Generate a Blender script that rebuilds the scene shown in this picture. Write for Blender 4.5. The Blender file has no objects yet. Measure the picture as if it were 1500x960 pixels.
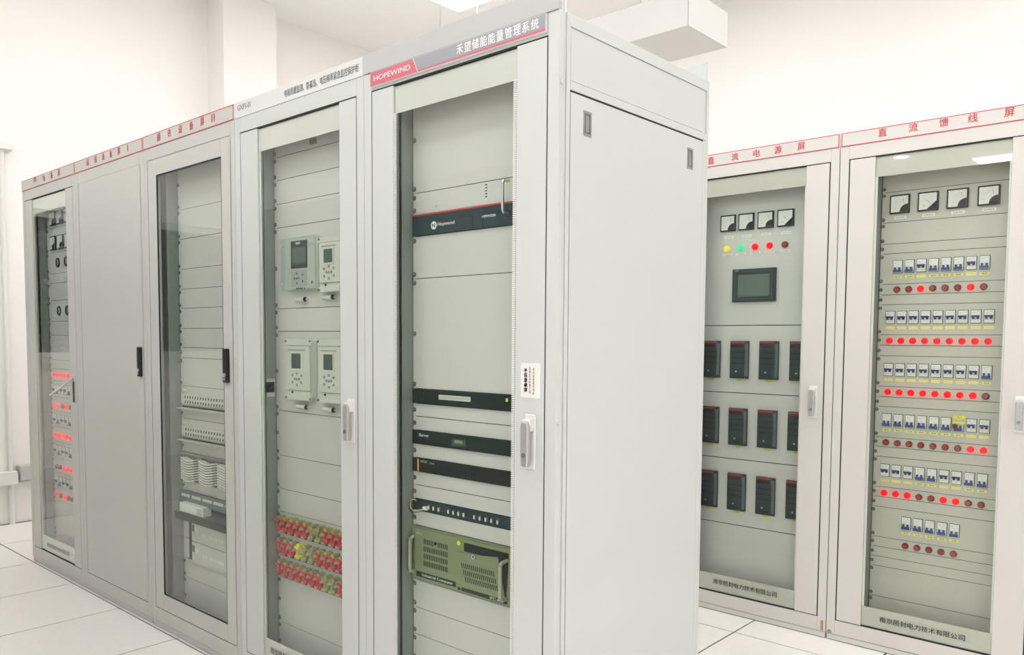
import bpy, math, random
from mathutils import Vector, Matrix
random.seed(7)
S = bpy.context.scene
COL = S.collection

# ------------------------------------------------------------------ camera
cam_data = bpy.data.cameras.new('camera')
cam = bpy.data.objects.new('camera', cam_data); COL.objects.link(cam)
cam_data.sensor_width = 36.0; cam_data.sensor_fit = 'HORIZONTAL'
cam_data.lens = 1184.055 / 1500 * 36
cam_data.shift_x = (750 - 728.66) / 1500
cam_data.shift_y = (566.27 - 480) / 1500
cam_data.clip_start = 0.02
right = Vector((0.73912996, 0.67354068, 0.00546379))
down = Vector((0.0444698, -0.04070297, -0.9981812))
fwd = Vector((-0.67209325, 0.7380286, -0.060037))
M = Matrix((( right.x, -down.x, -fwd.x), (right.y, -down.y, -fwd.y), (right.z, -down.z, -fwd.z))).to_4x4()
M.translation = Vector((1.31355767, -1.67256069, 1.35865344))
cam.matrix_world = M
S.camera = cam

# ------------------------------------------------------------------ exposure, world
S.view_settings.view_transform = 'Standard'
S.view_settings.look = 'None'
S.view_settings.gamma = 1.0
S.view_settings.exposure = 0.50
S.view_settings.use_curve_mapping = False
S.cycles.max_bounces = 10
S.cycles.diffuse_bounces = 6
S.cycles.transparent_max_bounces = 16
S.cycles.use_denoising = True
world = bpy.data.worlds.new('world'); S.world = world; world.use_nodes = True
wn = world.node_tree.nodes['Background']
wn.inputs[0].default_value = (0.85, 0.92, 1.0, 1); wn.inputs[1].default_value = 0.22
LAMP_POWER = 13.0            # emission strength of the ceiling panels
LAMP_COLOR = (1.0, 1.0, 1.005)

# ------------------------------------------------------------------ materials
def mat(name, col, rough=0.5, metal=0.0, emit=None, estr=0.0, coat=0.0, noise=0.0, nscale=8.0, bump=0.0, bscale=300.0, spec=0.5):
    m = bpy.data.materials.new(name); m.use_nodes = True
    nt = m.node_tree; b = nt.nodes['Principled BSDF']
    b.inputs['Base Color'].default_value = (*col, 1)
    b.inputs['Roughness'].default_value = rough
    b.inputs['Metallic'].default_value = metal
    b.inputs['Specular IOR Level'].default_value = spec
    b.inputs['Coat Weight'].default_value = coat
    b.inputs['Coat Roughness'].default_value = 0.03
    if emit:
        b.inputs['Emission Color'].default_value = (*emit, 1)
        b.inputs['Emission Strength'].default_value = estr
    if noise > 0 or bump > 0:
        tc = nt.nodes.new('ShaderNodeTexCoord')
    if noise > 0:
        n = nt.nodes.new('ShaderNodeTexNoise'); n.inputs['Scale'].default_value = nscale; n.inputs['Detail'].default_value = 4
        r = nt.nodes.new('ShaderNodeMapRange')
        r.inputs['To Min'].default_value = 1 - noise; r.inputs['To Max'].default_value = 1 + noise
        mx = nt.nodes.new('ShaderNodeMix'); mx.data_type = 'RGBA'; mx.blend_type = 'MULTIPLY'
        mx.inputs['Factor'].default_value = 1
        mx.inputs[6].default_value = (*col, 1)
        cb = nt.nodes.new('ShaderNodeCombineColor')
        nt.links.new(tc.outputs['Object'], n.inputs['Vector']); nt.links.new(n.outputs['Fac'], r.inputs['Value'])
        for i in range(3): nt.links.new(r.outputs[0], cb.inputs[i])
        nt.links.new(cb.outputs[0], mx.inputs[7]); nt.links.new(mx.outputs[2], b.inputs['Base Color'])
    if bump > 0:
        n2 = nt.nodes.new('ShaderNodeTexNoise'); n2.inputs['Scale'].default_value = bscale
        bp = nt.nodes.new('ShaderNodeBump'); bp.inputs['Strength'].default_value = bump; bp.inputs['Distance'].default_value = 0.001
        nt.links.new(tc.outputs['Object'], n2.inputs['Vector']); nt.links.new(n2.outputs['Fac'], bp.inputs['Height'])
        nt.links.new(bp.outputs[0], b.inputs['Normal'])
    return m

def glass_mat(name, tint, ior=1.5, gloss=1.0):
    m = bpy.data.materials.new(name); m.use_nodes = True
    nt = m.node_tree; nt.nodes.clear()
    o = nt.nodes.new('ShaderNodeOutputMaterial'); tr = nt.nodes.new('ShaderNodeBsdfTransparent'); gl = nt.nodes.new('ShaderNodeBsdfGlossy')
    mx = nt.nodes.new('ShaderNodeMixShader')
    ge = nt.nodes.new('ShaderNodeNewGeometry'); dt = nt.nodes.new('ShaderNodeVectorMath'); dt.operation = 'DOT_PRODUCT'
    nt.links.new(ge.outputs['Incoming'], dt.inputs[0]); nt.links.new(ge.outputs['True Normal'], dt.inputs[1])
    def M_(op, a, b=None):
        n = nt.nodes.new('ShaderNodeMath'); n.operation = op
        for i, v in enumerate((a, b)):
            if v is None: continue
            if isinstance(v, (int, float)): n.inputs[i].default_value = v
            else: nt.links.new(v, n.inputs[i])
        return n.outputs[0]
    f0 = ((ior-1)/(ior+1))**2
    cs = M_('ABSOLUTE', dt.outputs['Value']); p5 = M_('POWER', M_('SUBTRACT', 1.0, cs), 5.0)
    fac = M_('ADD', M_('MULTIPLY', p5, 1-f0), f0)
    tr.inputs[0].default_value = (*tint, 1); gl.inputs[0].default_value = (gloss, gloss, gloss, 1); gl.inputs['Roughness'].default_value = 0.0
    nt.links.new(fac, mx.inputs[0]); nt.links.new(tr.outputs[0], mx.inputs[1]); nt.links.new(gl.outputs[0], mx.inputs[2])
    nt.links.new(mx.outputs[0], o.inputs[0])
    return m

CAB = mat('cabinet_light_paint', (0.602, 0.632, 0.610), 0.42, noise=0.012, nscale=2, bump=0.12, bscale=900)
CABW = mat('cabinet_warm_paint', (0.565, 0.565, 0.535), 0.42, noise=0.015, nscale=2, bump=0.12, bscale=900)
CABG = mat('cabinet_grey_paint', (0.655, 0.635, 0.605), 0.40, noise=0.012, nscale=2, bump=0.12, bscale=900)
PANEL = mat('rack_panel_paint', (0.63, 0.615, 0.60), 0.45, noise=0.015, nscale=3)
PANELB = mat('rack_panel_warm', (0.55, 0.53, 0.48), 0.45, noise=0.015, nscale=3)
INNER = mat('cabinet_inner', (0.30, 0.31, 0.28), 0.55)
SHADEP = mat('interior_shade', (0.022, 0.024, 0.022), 0.8)  # near-black: shade of the interior behind the panel seams, put into the colour
BAND = mat('printed_glass_band', (0.69, 0.675, 0.655), 0.25, coat=1.0)
BANDB = mat('printed_glass_band_warm', (0.58, 0.56, 0.51), 0.25, coat=1.0)
GLASS = glass_mat('door_glass', (0.955, 0.975, 0.957), 1.32)
CLEAR = glass_mat('clear_plastic', (0.93, 0.95, 0.95), 1.3)
WGLASS = glass_mat('window_glass', (0.97, 0.98, 0.97), 1.3)
DARKGAP = mat('dark_gap', (0.02, 0.02, 0.018), 0.8)
BLACK = mat('black_plastic', (0.010, 0.012, 0.013), 0.4, spec=0.35)
BLACKM = mat('black_metal', (0.008, 0.016, 0.018), 0.45, spec=0.3)
DARKBLUE = mat('dark_blue_grey_metal', (0.022, 0.042, 0.055), 0.4, spec=0.3)
SLATE = mat('slate_plastic', (0.024, 0.038, 0.044), 0.4, spec=0.35)
SLATE2 = mat('slate_plastic_lighter', (0.10, 0.13, 0.14), 0.35)
CHROME = mat('brushed_steel', (0.62, 0.62, 0.61), 0.28, metal=0.9)
LEVER = mat('lever_alloy', (0.50, 0.50, 0.49), 0.32, metal=0.6)
SATIN = mat('satin_silver', (0.62, 0.62, 0.60), 0.35, metal=0.35)
SCREW = mat('screw_steel', (0.30, 0.30, 0.27), 0.35, metal=0.8)
WHITE = mat('white_plastic', (0.80, 0.80, 0.77), 0.4)
OFFW = mat('off_white_plastic', (0.66, 0.66, 0.58), 0.45)
RELAY = mat('relay_grey', (0.62, 0.63, 0.57), 0.4)
LCD = mat('lcd_green_glass', (0.045, 0.085, 0.065), 0.12, coat=0.6)
LCD2 = mat('lcd_grey_green', (0.11, 0.15, 0.13), 0.2, coat=0.6)
RED = mat('red_print', (0.62, 0.035, 0.05), 0.5)
DULLRED = mat('red_stripe_reflection_dulled', (0.33, 0.03, 0.035), 0.5)  # red dulled in the colour to stand in for reflections over it
SIGNRED = mat('sign_red_flare_washed', (0.62, 0.15, 0.19), 0.35)  # red paled by lens flare painted into the colour
SIGNFLARE = mat('sign_dark_flare_washed', (0.33, 0.34, 0.375), 0.35)  # dark sign face, greyed with the flare haze mixed into its colour
HDRGREY = mat('header_grey', (0.50, 0.505, 0.505), 0.45)
HDRWHITE = mat('header_white', (0.70, 0.71, 0.69), 0.45)
PRINT = mat('black_print', (0.02, 0.02, 0.02), 0.6)
PRINTW = mat('white_print', (0.85, 0.85, 0.85), 0.5)
PRINTD = mat('faded_black_print', (0.10, 0.10, 0.105), 0.6)
PRINTG = mat('grey_print', (0.30, 0.31, 0.30), 0.5)
YELLOW = mat('yellow_label', (0.90, 0.84, 0.26), 0.5)
YELLOWV = mat('vivid_yellow_label', (0.74, 0.80, 0.05), 0.5)
BLUE = mat('navy_toggle', (0.02, 0.03, 0.16), 0.35)
BLUEL = mat('blue_toggle', (0.03, 0.07, 0.26), 0.35)
LAMPON = mat('lit_red_lens', (0.45, 0.005, 0.008), 0.4, emit=(1.0, 0.0, 0.004), estr=1.1, spec=0.2)
LAMPOFF = mat('unlit_red_lens', (0.36, 0.03, 0.03), 0.22, coat=0.5)
LAMPRIM = mat('lamp_dark_red_rim', (0.16, 0.012, 0.012), 0.35)
LAMPY = mat('yellow_lens', (0.9, 0.6, 0.05), 0.25, emit=(1.0, 0.65, 0.05), estr=0.35)
LAMPG = mat('lit_green_lens', (0.02, 0.6, 0.25), 0.25, emit=(0.0, 0.75, 0.3), estr=0.5)
LINKR = mat('red_link', (0.62, 0.05, 0.045), 0.35)
LINKO = mat('olive_link', (0.36, 0.36, 0.14), 0.4)
LINKY = mat('yellow_link', (0.80, 0.76, 0.06), 0.4)
IPCG = mat('olive_green_panel', (0.235, 0.265, 0.15), 0.4)
OLIVEH = mat('olive_handle', (0.42, 0.43, 0.33), 0.4)
IPCD = mat('olive_green_dark', (0.16, 0.19, 0.10), 0.45)
CREAM = mat('cream_cable', (0.75, 0.68, 0.42), 0.5)
WALL = mat('wall_paint', (0.885, 0.860, 0.832), 0.85, bump=0.1, bscale=60)
CEIL = mat('ceiling_paint', (0.90, 0.895, 0.885), 0.9)
DUCT = mat('duct_paint', (0.74, 0.735, 0.715), 0.7)
TILE = mat('floor_tile_laminate', (0.91, 0.88, 0.85), 0.38, noise=0.05, nscale=35)
SUBF = mat('floor_joint', (0.012, 0.011, 0.010), 0.9)
LINER = mat('side_liner_shaded', (0.26, 0.29, 0.26), 0.55)  # colour darkened to carry the shade on the inner cabinet sides
LATCH = mat('latch_grey', (0.27, 0.28, 0.265), 0.4)
PIPE = mat('white_conduit', (0.80, 0.79, 0.76), 0.5)
PIPEG = mat('grey_trunking', (0.52, 0.515, 0.49), 0.5)
LAMPM = mat('ceiling_panel_emitter', (1, 1, 1), 0.5, emit=LAMP_COLOR, estr=LAMP_POWER)
LEAF = mat('dark_leaves', (0.03, 0.075, 0.03), 0.5)
BARK = mat('bark', (0.10, 0.075, 0.05), 0.9)
GRASS = mat('outdoor_ground', (0.10, 0.13, 0.07), 0.9, noise=0.3, nscale=2)
RUST = mat('rust_stain', (0.42, 0.27, 0.17), 0.7)

# ------------------------------------------------------------------ helpers
W = {}                                  # object -> world origin
ROT = {}
def thing(name, label, cat, loc, group=None):
    o = bpy.data.objects.new(name, None); COL.objects.link(o)
    o.empty_display_size = 0.05; o.location = loc; W[o] = Vector(loc)
    o['label'] = label; o['category'] = cat
    if group: o['group'] = group
    return o
def tag(o, label=None, cat=None, group=None, kind=None):
    if label: o['label'] = label
    if cat: o['category'] = cat
    if group: o['group'] = group
    if kind: o['kind'] = kind
    return o

class MB:
    def __init__(s): s.v = []; s.f = []; s.m = []
    def add(s, vs, fs, m=0):
        k = len(s.v); s.v += [Vector(v) for v in vs]
        for f in fs: s.f.append([i + k for i in f]); s.m.append(m)
        return s
    def box(s, x0, x1, y0, y1, z0, z1, m=0):
        v = [(x0,y0,z0),(x1,y0,z0),(x1,y1,z0),(x0,y1,z0),(x0,y0,z1),(x1,y0,z1),(x1,y1,z1),(x0,y1,z1)]
        return s.add(v, [(0,3,2,1),(4,5,6,7),(0,1,5,4),(1,2,6,5),(2,3,7,6),(3,0,4,7)], m)
    def prism(s, pts, y0, y1, m=0):          # polygon in x,z (counter-clockwise seen from -y), extruded in y
        n = len(pts)
        v = [(x, y0, z) for x, z in pts] + [(x, y1, z) for x, z in pts]
        f = [tuple(range(n)), tuple(range(2*n-1, n-1, -1))]
        for i in range(n): j = (i+1) % n; f.append((i, i+n, j+n, j))
        return s.add(v, f, m)
    def cyl(s, a, b, r0, r1=None, n=12, m=0):
        a = Vector(a); b = Vector(b); r1 = r0 if r1 is None else r1
        d = (b-a).normalized(); u = d.orthogonal().normalized(); w = d.cross(u)
        v = []
        for c, r in ((a, r0), (b, r1)):
            for i in range(n):
                t = 2*math.pi*i/n; v.append(c + u*math.cos(t)*r + w*math.sin(t)*r)
        f = [tuple(range(n-1, -1, -1)), tuple(range(n, 2*n))]
        for i in range(n): j = (i+1) % n; f.append((i, j, j+n, i+n))
        return s.add(v, f, m)
    def tube(s, pts, r, n=6, m=0):
        for a, b in zip(pts, pts[1:]): s.cyl(a, b, r, n=n, m=m)
        return s
    def frame(s, x0, x1, z0, z1, t, y0, y1, m=0, tz=None):     # rectangular ring
        tz = t if tz is None else tz
        s.box(x0, x0+t, y0, y1, z0, z1, m); s.box(x1-t, x1, y0, y1, z0, z1, m)
        s.box(x0+t, x1-t, y0, y1, z0, z0+tz, m); s.box(x0+t, x1-t, y0, y1, z1-tz, z1, m); return s
    def build(s, name, mats, parent=None, origin=None, bevel=0.0, smooth=False, seg=2):
        if not isinstance(mats, (list, tuple)): mats = [mats]
        po = W[parent] if parent else Vector((0,0,0))
        org = Vector(origin) if origin is not None else (po if parent else Vector((0,0,0)))
        me = bpy.data.meshes.new(name)
        me.from_pydata([tuple(v-org) for v in s.v], [], s.f)
        for mm in mats: me.materials.append(mm)
        me.polygons.foreach_set('material_index', s.m)
        if smooth: me.polygons.foreach_set('use_smooth', [True]*len(s.f))
        me.update()
        o = bpy.data.objects.new(name, me); COL.objects.link(o)
        if parent: o.parent = parent
        o.location = org - po; W[o] = org
        if bevel > 0:
            b = o.modifiers.new('bevel', 'BEVEL'); b.width = bevel; b.segments = seg; b.limit_method = 'ANGLE'; b.angle_limit = math.radians(40)
        return o

def dup(src, parent, org):
    """copy of a part placed at world position org under another parent"""
    c = src.copy(); COL.objects.link(c); c.parent = parent
    org = Vector(org); W[c] = org
    c.location = org - (W[parent] if parent else Vector((0,0,0)))
    return c
def dup_thing(src, org, label, group=None):
    org = Vector(org); d = org - W[src]
    r = src.copy(); COL.objects.link(r); r.location = org; W[r] = org; r['label'] = label
    if group: r['group'] = group
    def rec(a, b):
        for ch in list(a.children):
            c = ch.copy(); COL.objects.link(c); c.parent = b; W[c] = W[ch] + d; rec(ch, c)
    rec(src, r); return r

# ---- lettering: a built-in-font curve turned into a mesh
TC = {}
def glyphs(s, bold):
    key = (s, bold)
    if key not in TC:
        cu = bpy.data.curves.new('t', 'FONT'); cu.body = s; cu.size = 1.0; cu.resolution_u = 2; cu.offset = bold
        ob = bpy.data.objects.new('t', cu); COL.objects.link(ob)
        dg = bpy.context.evaluated_depsgraph_get(); dg.update()
        me = bpy.data.meshes.new_from_object(ob.evaluated_get(dg))
        vs = [v.co.copy() for v in me.vertices]; fs = [tuple(p.vertices) for p in me.polygons]
        bpy.data.objects.remove(ob); bpy.data.curves.remove(cu); bpy.data.meshes.remove(me)
        TC[key] = (vs, fs)
    return TC[key]
def text(parent, items, y, m, name='lettering', bold=0.0, origin=None, shear=0.0, rot=False):
    """items: (string, x0, x1, z0, z1) boxes that each string is fitted to, on the plane y facing -y"""
    mb = MB()
    for s_, x0, x1, z0, z1 in items:
        vs, fs = glyphs(s_, 0.0)
        if not vs: continue
        ax = min(v.x for v in vs); bx = max(v.x for v in vs); ay = min(v.y for v in vs); by = max(v.y for v in vs)
        w = max(bx-ax, 1e-6); h = max(by-ay, 1e-6)
        out = []
        for v in vs:
            a = (v.x-ax)/w; b = (v.y-ay)/h
            if rot: a, b = 1-b, a
            out.append((x0 + a*(x1-x0) + shear*b*(z1-z0), y, z0 + b*(z1-z0)))
        mb.add(out, fs)
        if bold:
            k = (z1-z0)*bold
            for sx, sz in ((k, 0), (-k, 0), (0, k)):
                mb.add([(p[0]+sx, p[1]+0.00004*(1+sz), p[2]+sz) for p in out], fs)
    return mb.build(name, m, parent, origin=origin)
def chars(s_, xs, zc, h, wd=None):
    wd = wd or h
    return [(c, x-wd/2, x+wd/2, zc-h/2, zc+h/2) for c, x in zip(s_, xs)]

# ================================================================== THE ROOM
XL, XR, YN, YF, ZC = -5.165, 4.6, -10.0, 4.8, 4.2
def struct(o): o['kind'] = 'structure'; return o
T = 0.2
wy0, wy1, wz0, wz1 = -2.95, -0.36, 1.18, 2.28        # window hole in the left wall
mb = MB()
mb.box(XL-T, XL, YN-T, YF+T, 0, wz0).box(XL-T, XL, YN-T, YF+T, wz1, ZC).box(XL-T, XL, YN-T, wy0, wz0, wz1).box(XL-T, XL, wy1, YF+T, wz0, wz1)
wl = struct(mb.build('wall_left', WALL)); 
struct(MB().box(XR, XR+T, YN-T, YF+T, 0, ZC).build('wall_right', WALL))
struct(MB().box(XL, XR, YF, YF+T, 0, ZC).build('wall_back', WALL))
struct(MB().box(XL, XR, YN-T, YN, 0, ZC).build('wall_front', WALL))
struct(MB().box(XL-T, XR+T, YN-T, YF+T, ZC, ZC+T).build('ceiling', CEIL))
tag(MB().box(XL, -4.90, 1.806, 2.30, 0, ZC-0.001).build('trim_1', WALL), 'white square column standing out of the left wall', kind='structure')
struct(MB().box(XL, XL+0.012, 0.55, 1.80, 0.0, 0.10).box(XL, XL+0.012, YN, 0.14, 0.0, 0.10).build('baseboard_left', WALL))

# window in the left wall, seen mirrored in the cabinet glass
win = struct(MB().frame(0, 1, 0, 1, 0.05, 0, 0.05).build('window_1', WHITE))
win.data.clear_geometry()
mbw = MB()
def ybox(mbx, y0, y1, z0, z1, x0=XL-0.11, x1=XL-0.05): mbx.box(x0, x1, y0, y1, z0, z1)
ybox(mbw, wy0, wy1, wz0, wz0+0.05); ybox(mbw, wy0, wy1, wz1-0.05, wz1)
for yy in (wy0, -2.11, -1.24, wy1-0.05): ybox(mbw, yy, yy+0.05, wz0+0.05, wz1-0.05)
bpy.data.objects.remove(win)
win = struct(mbw.build('window_1', WHITE))
for a, b in ((wy0+0.05, -2.11), (-2.06, -1.24), (-1.19, wy1-0.05)):
    MB().box(XL-0.085, XL-0.080, a, b, wz0+0.05, wz1-0.05).build('pane', WGLASS, win)
MB().box(XL-0.05, XL+0.03, wy0-0.02, wy1+0.02, wz0-0.03, wz0).build('window_sill', WHITE, win)

# raised floor of 600 mm tiles
floor = struct(MB().box(XL-T, XR+T, YN-T, YF+T, -0.10, -0.004).build('floor', SUBF))
tx0, ty0, g = -3.946, -0.01, 0.0040
tile_src = None; n_t = 0; rest = MB()
for i in range(-3, 16):
    for j in range(-17, 9):
        x0 = tx0 + 0.6*i; y0 = ty0 + 0.6*j
        cx0, cx1, cy0, cy1 = max(x0, XL), min(x0+0.6, XR), max(y0, YN), min(y0+0.6, YF)
        if cx1-cx0 < 0.02 or cy1-cy0 < 0.02: continue
        full = (cx1-cx0 > 0.599 and cy1-cy0 > 0.599)
        near = (-3 <= i <= 9 and -3 <= j <= 6)
        if near:
            if full and tile_src:
                dup(tile_src, floor, (x0+0.3, y0+0.3, 0))
            else:
                o = MB().box(cx0+g, cx1-g, cy0+g, cy1-g, -0.004, 0).build('floor_tile', TILE, floor, origin=((x0+0.3, y0+0.3, 0)))
                if full: tile_src = o
        else: rest.box(cx0+g, cx1-g, cy0+g, cy1-g, -0.004, 0)
o = rest.build('floor_tile', TILE, floor); o['kind'] = 'stuff'; o['label'] = 'pale speckled raised-floor tiles in the far aisle'

# ducts, conduits, lamps
dc = thing('air_duct', 'white boxed air duct hanging under the ceiling above the nearest cabinet', 'duct', (-2.3, 2.925, 3.2))
MB().box(-3.6, -1.15, 2.68, 3.17, 3.2, 3.415).build('duct_box', DUCT, dc, bevel=0.004)
MB().frame(-1.152, -1.146, 3.2, 3.415, 0.004, 2.68, 3.17).build('end_flange', DUCT, dc)
for x in (-3.3, -2.4, -1.5):
    for y in (2.72, 3.13): MB().cyl((x, y, 3.41), (x, y, ZC), 0.005, n=6).build('hanger_rod', CHROME, dc)
cp = thing('conduit_pipe', 'thin white conduit running up the left wall beside the far cabinet', 'pipe', (XL+0.02, 0.235, 0))
MB().cyl((XL+0.02, 0.235, 0.385), (XL+0.02, 0.235, 2.67), 0.014, n=12).build('upper_pipe', PIPE, cp, smooth=False)
MB().cyl((XL+0.02, 0.235, 0.0), (XL+0.02, 0.235, 0.29), 0.020, n=12).build('lower_pipe', PIPE, cp)
MB().cyl((XL+0.02, 0.235, 0.62), (XL+0.02, 0.235, 0.65), 0.019, n=12).build('coupling', PIPE, cp)
MB().cyl((XL+0.02, 0.235, 0.385), (XL+0.02, 0.235, 0.40), 0.019, n=12).build('coupling', PIPE, cp)
MB().box(XL, XL+0.06, 0.15, 0.30, 2.66, 2.70).build('top_bracket', PIPE, cp)
tk = thing('cable_trunking', 'white box trunking low on the left wall joined by the conduit', 'trunking', (XL+0.04, 0.0, 0.29))
MB().box(XL, XL+0.075, -1.8, 0.262, 0.2905, 0.3845).build('trunking_body', PIPE, tk, bevel=0.003)
MB().box(XL+0.075, XL+0.079, -1.8, 0.262, 0.30, 0.372).build('trunking_cover', PIPE, tk)
gt = thing('grey_junction_box', 'grey rectangular duct on the left wall right of the white trunking', 'junction box', (XL+0.04, 0.6, 0.28))
MB().box(XL, XL+0.09, 0.275, 1.3, 0.315, 0.42).build('box_body', PIPEG, gt, bevel=0.003)
MB().cyl((XL+0.03, 0.265, 0.295), (XL+0.03, 1.3, 0.295), 0.013, n=10).build('lower_pipe', PIPE, gt)
cl0 = None; nl = 0
for x in (-3.5, -1.55, 0.4, 2.4):
    for y in (3.12, 0.84, -1.62, -4.08, -6.54, -9.0):
        if x == -3.5 and y < -6: continue
        nl += 1
        lab = 'square ceiling light panel, %s line from the window wall, %s from the back wall' % (('first', 'second', 'third', 'fourth')[(nl-1)//6], ('first', 'second', 'third', 'fourth', 'fifth', 'sixth')[(nl-1) % 6])
        if cl0 is None:
            cl0 = thing('ceiling_light', 'square ceiling light panel glimpsed above the name boards of the long row', 'ceiling light', (x, y, ZC), 'ceiling light panels')
            MB().frame(x-0.31, x+0.31, -0.31, 0.31, 0.015, 0, 1).build('lamp_frame', WHITE, cl0).data.clear_geometry()
            f = MB()
            f.box(x-0.31, x+0.31, y-0.31, y-0.295, ZC-0.02, ZC-0.0005).box(x-0.31, x+0.31, y+0.295, y+0.31, ZC-0.02, ZC-0.0005)
            f.box(x-0.31, x-0.295, y-0.295, y+0.295, ZC-0.02, ZC-0.0005).box(x+0.295, x+0.31, y-0.295, y+0.295, ZC-0.02, ZC-0.0005)
            for ch in list(cl0.children): bpy.data.objects.remove(ch)
            f.build('lamp_frame', WHITE, cl0)
            MB().box(x-0.294, x+0.294, y-0.294, y+0.294, ZC-0.014, ZC-0.001).build('diffuser', LAMPM, cl0)
        else:
            dup_thing(cl0, (x, y, ZC), lab)

dl = thing('downlight', 'small round ceiling downlight glinting in the top glass band of the right-edge cabinet', 'downlight', (-2.64, -7.92, ZC))
MB().cyl((-2.64, -7.92, ZC-0.012), (-2.64, -7.92, ZC-0.001), 0.13, n=24).build('lamp_ring', WHITE, dl)
MB().cyl((-2.64, -7.92, ZC-0.014), (-2.64, -7.92, ZC-0.012), 0.11, n=24).build('diffuser', LAMPM, dl)

# trees outside the window
MB().box(-14, XL-T-0.01, -9, 6, -0.4, -0.3).build('ground', GRASS)['kind'] = 'structure'
def tree(x, y, h, r, label):
    t = thing('tree', label, 'tree', (x, y, -0.3), 'trees outside the window')
    MB().cyl((x, y, -0.3), (x, y, h*0.6), 0.09, 0.05, n=8).build('trunk', BARK, t)
    m_ = MB()
    for k in range(7500):
        u = random.gauss(0, 1), random.gauss(0, 1), random.gauss(0, 1); q = Vector(u).normalized() * (random.random() ** 0.4) * r
        c = Vector((x, y, h*0.58)) + Vector((q.x, q.y*1.18, q.z*1.9))
        a = Vector((random.gauss(0,1), random.gauss(0,1), random.gauss(0,1))).normalized(); b = a.orthogonal().normalized()
        l = random.uniform(0.06, 0.13); w_ = l*0.42
        m_.add([c-a*l, c+b*w_, c+a*l, c-b*w_], [(0,1,2,3)])
    o = m_.build('foliage', LEAF, t); o['kind'] = 'stuff'
tree(-6.75, -0.2, 3.0, 0.80, 'dark leafy tree outside the left window, nearest the cabinets')
tree(-7.2, 1.75, 3.2, 0.72, 'dark leafy tree outside, left of the window')
tree(-6.8, -2.15, 3.1, 0.80, 'dark leafy tree in the middle outside the left window')
tree(-6.9, -4.1, 3.2, 0.72, 'dark leafy tree outside the left window, farthest from the cabinets')

# ================================================================== CABINETS
SCR = None
def screw(parent, x, y, z):
    global SCR
    if SCR is None:
        m_ = MB().cyl((x, y-0.0055, z), (x, y-0.001, z), 0.0048, 0.0058, n=10).cyl((x, y-0.001, z), (x, y+0.0004, z), 0.0075, n=10, m=1)
        SCR = m_.build('screw', [SCREW, BLACKM], parent, origin=(x, y, z)); return SCR
    return dup(SCR, parent, (x, y, z))

def cab_shell(X0, Y0, label, paint, plane=0.08, inner=True, group=None, shellY=0.79, sides=True):
    c = thing('cabinet', label, 'cabinet', (X0+0.4, Y0+0.4, 0), group)
    m_ = MB()
    y1 = Y0+shellY; e = 0.0008
    m_.box(X0+e, X0+0.038, Y0, Y0+0.028, 0.03, 2.2); m_.box(X0+0.762, X0+0.8-e, Y0, Y0+0.028, 0.03, 2.2)
    m_.box(X0+0.038, X0+0.762, Y0, Y0+0.028, 2.1435, 2.2); m_.box(X0+0.038, X0+0.762, Y0, Y0+0.028, 0.03, 0.0945)
    m_.build('front_frame', paint, c, bevel=0.0015)
    s_ = MB()
    s_.box(X0+e, X0+0.02, Y0+0.028, y1, 0.03, 2.2)
    s_.box(X0+0.78, X0+0.8-e, Y0+0.028, y1, 0.03, 2.2)
    s_.box(X0+0.02, X0+0.78, Y0+0.028, y1, 2.17, 2.2); s_.box(X0+0.02, X0+0.78, Y0+0.028, y1, 0.03, 0.06)
    s_.box(X0+0.02, X0+0.78, y1-0.015, y1, 0.06, 2.17)
    s_.build('shell', paint, c)
    MB().box(X0+0.003, X0+0.797, Y0+0.003, y1-0.003, 0.0035, 0.0275).build('base_plinth', paint, c)
    MB().box(X0+0.006, X0+0.794, Y0+0.007, y1-0.007, 0, 0.0035).box(X0+0.006, X0+0.794, Y0+0.007, y1-0.007, 0.0275, 0.030).build('plinth_shadow_gap', DARKGAP, c)
    gk = MB(); ga, gb, gc, gd = X0+0.0375, X0+0.7625, 0.0940, 2.1440
    gk.box(ga, ga+0.006, Y0+0.0015, Y0+0.026, gc, gd).box(gb-0.006, gb, Y0+0.0015, Y0+0.026, gc, gd)
    gk.box(ga+0.006, gb-0.006, Y0+0.0015, Y0+0.026, gc, gc+0.0055).box(ga+0.006, gb-0.006, Y0+0.0015, Y0+0.026, gd-0.0055, gd)
    gk.build('door_gap_shade', DARKGAP, c)  # near-black ring added to paint the shade in the gap around the door
    if inner:
        for a, b in ((0.1440, 0.1475), (0.6525, 0.6560)):
            MB().box(X0+a, X0+b, Y0+0.034, Y0+plane, 0.06, 2.17).build('side_liner', LINER, c)
        for a, b in ((0.1500, 0.159), (0.641, 0.6500)):
            MB().box(X0+a, X0+b, Y0+plane, Y0+plane+0.004, 0.06, 2.17).build('mounting_rail', PANEL if paint is not CABG else PANELB, c)
        MB().box(X0+0.03, X0+0.77, Y0+plane+0.05, Y0+plane+0.06, 0.06, 2.17).build('interior_shade_plate', SHADEP, c)
    return c

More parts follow.
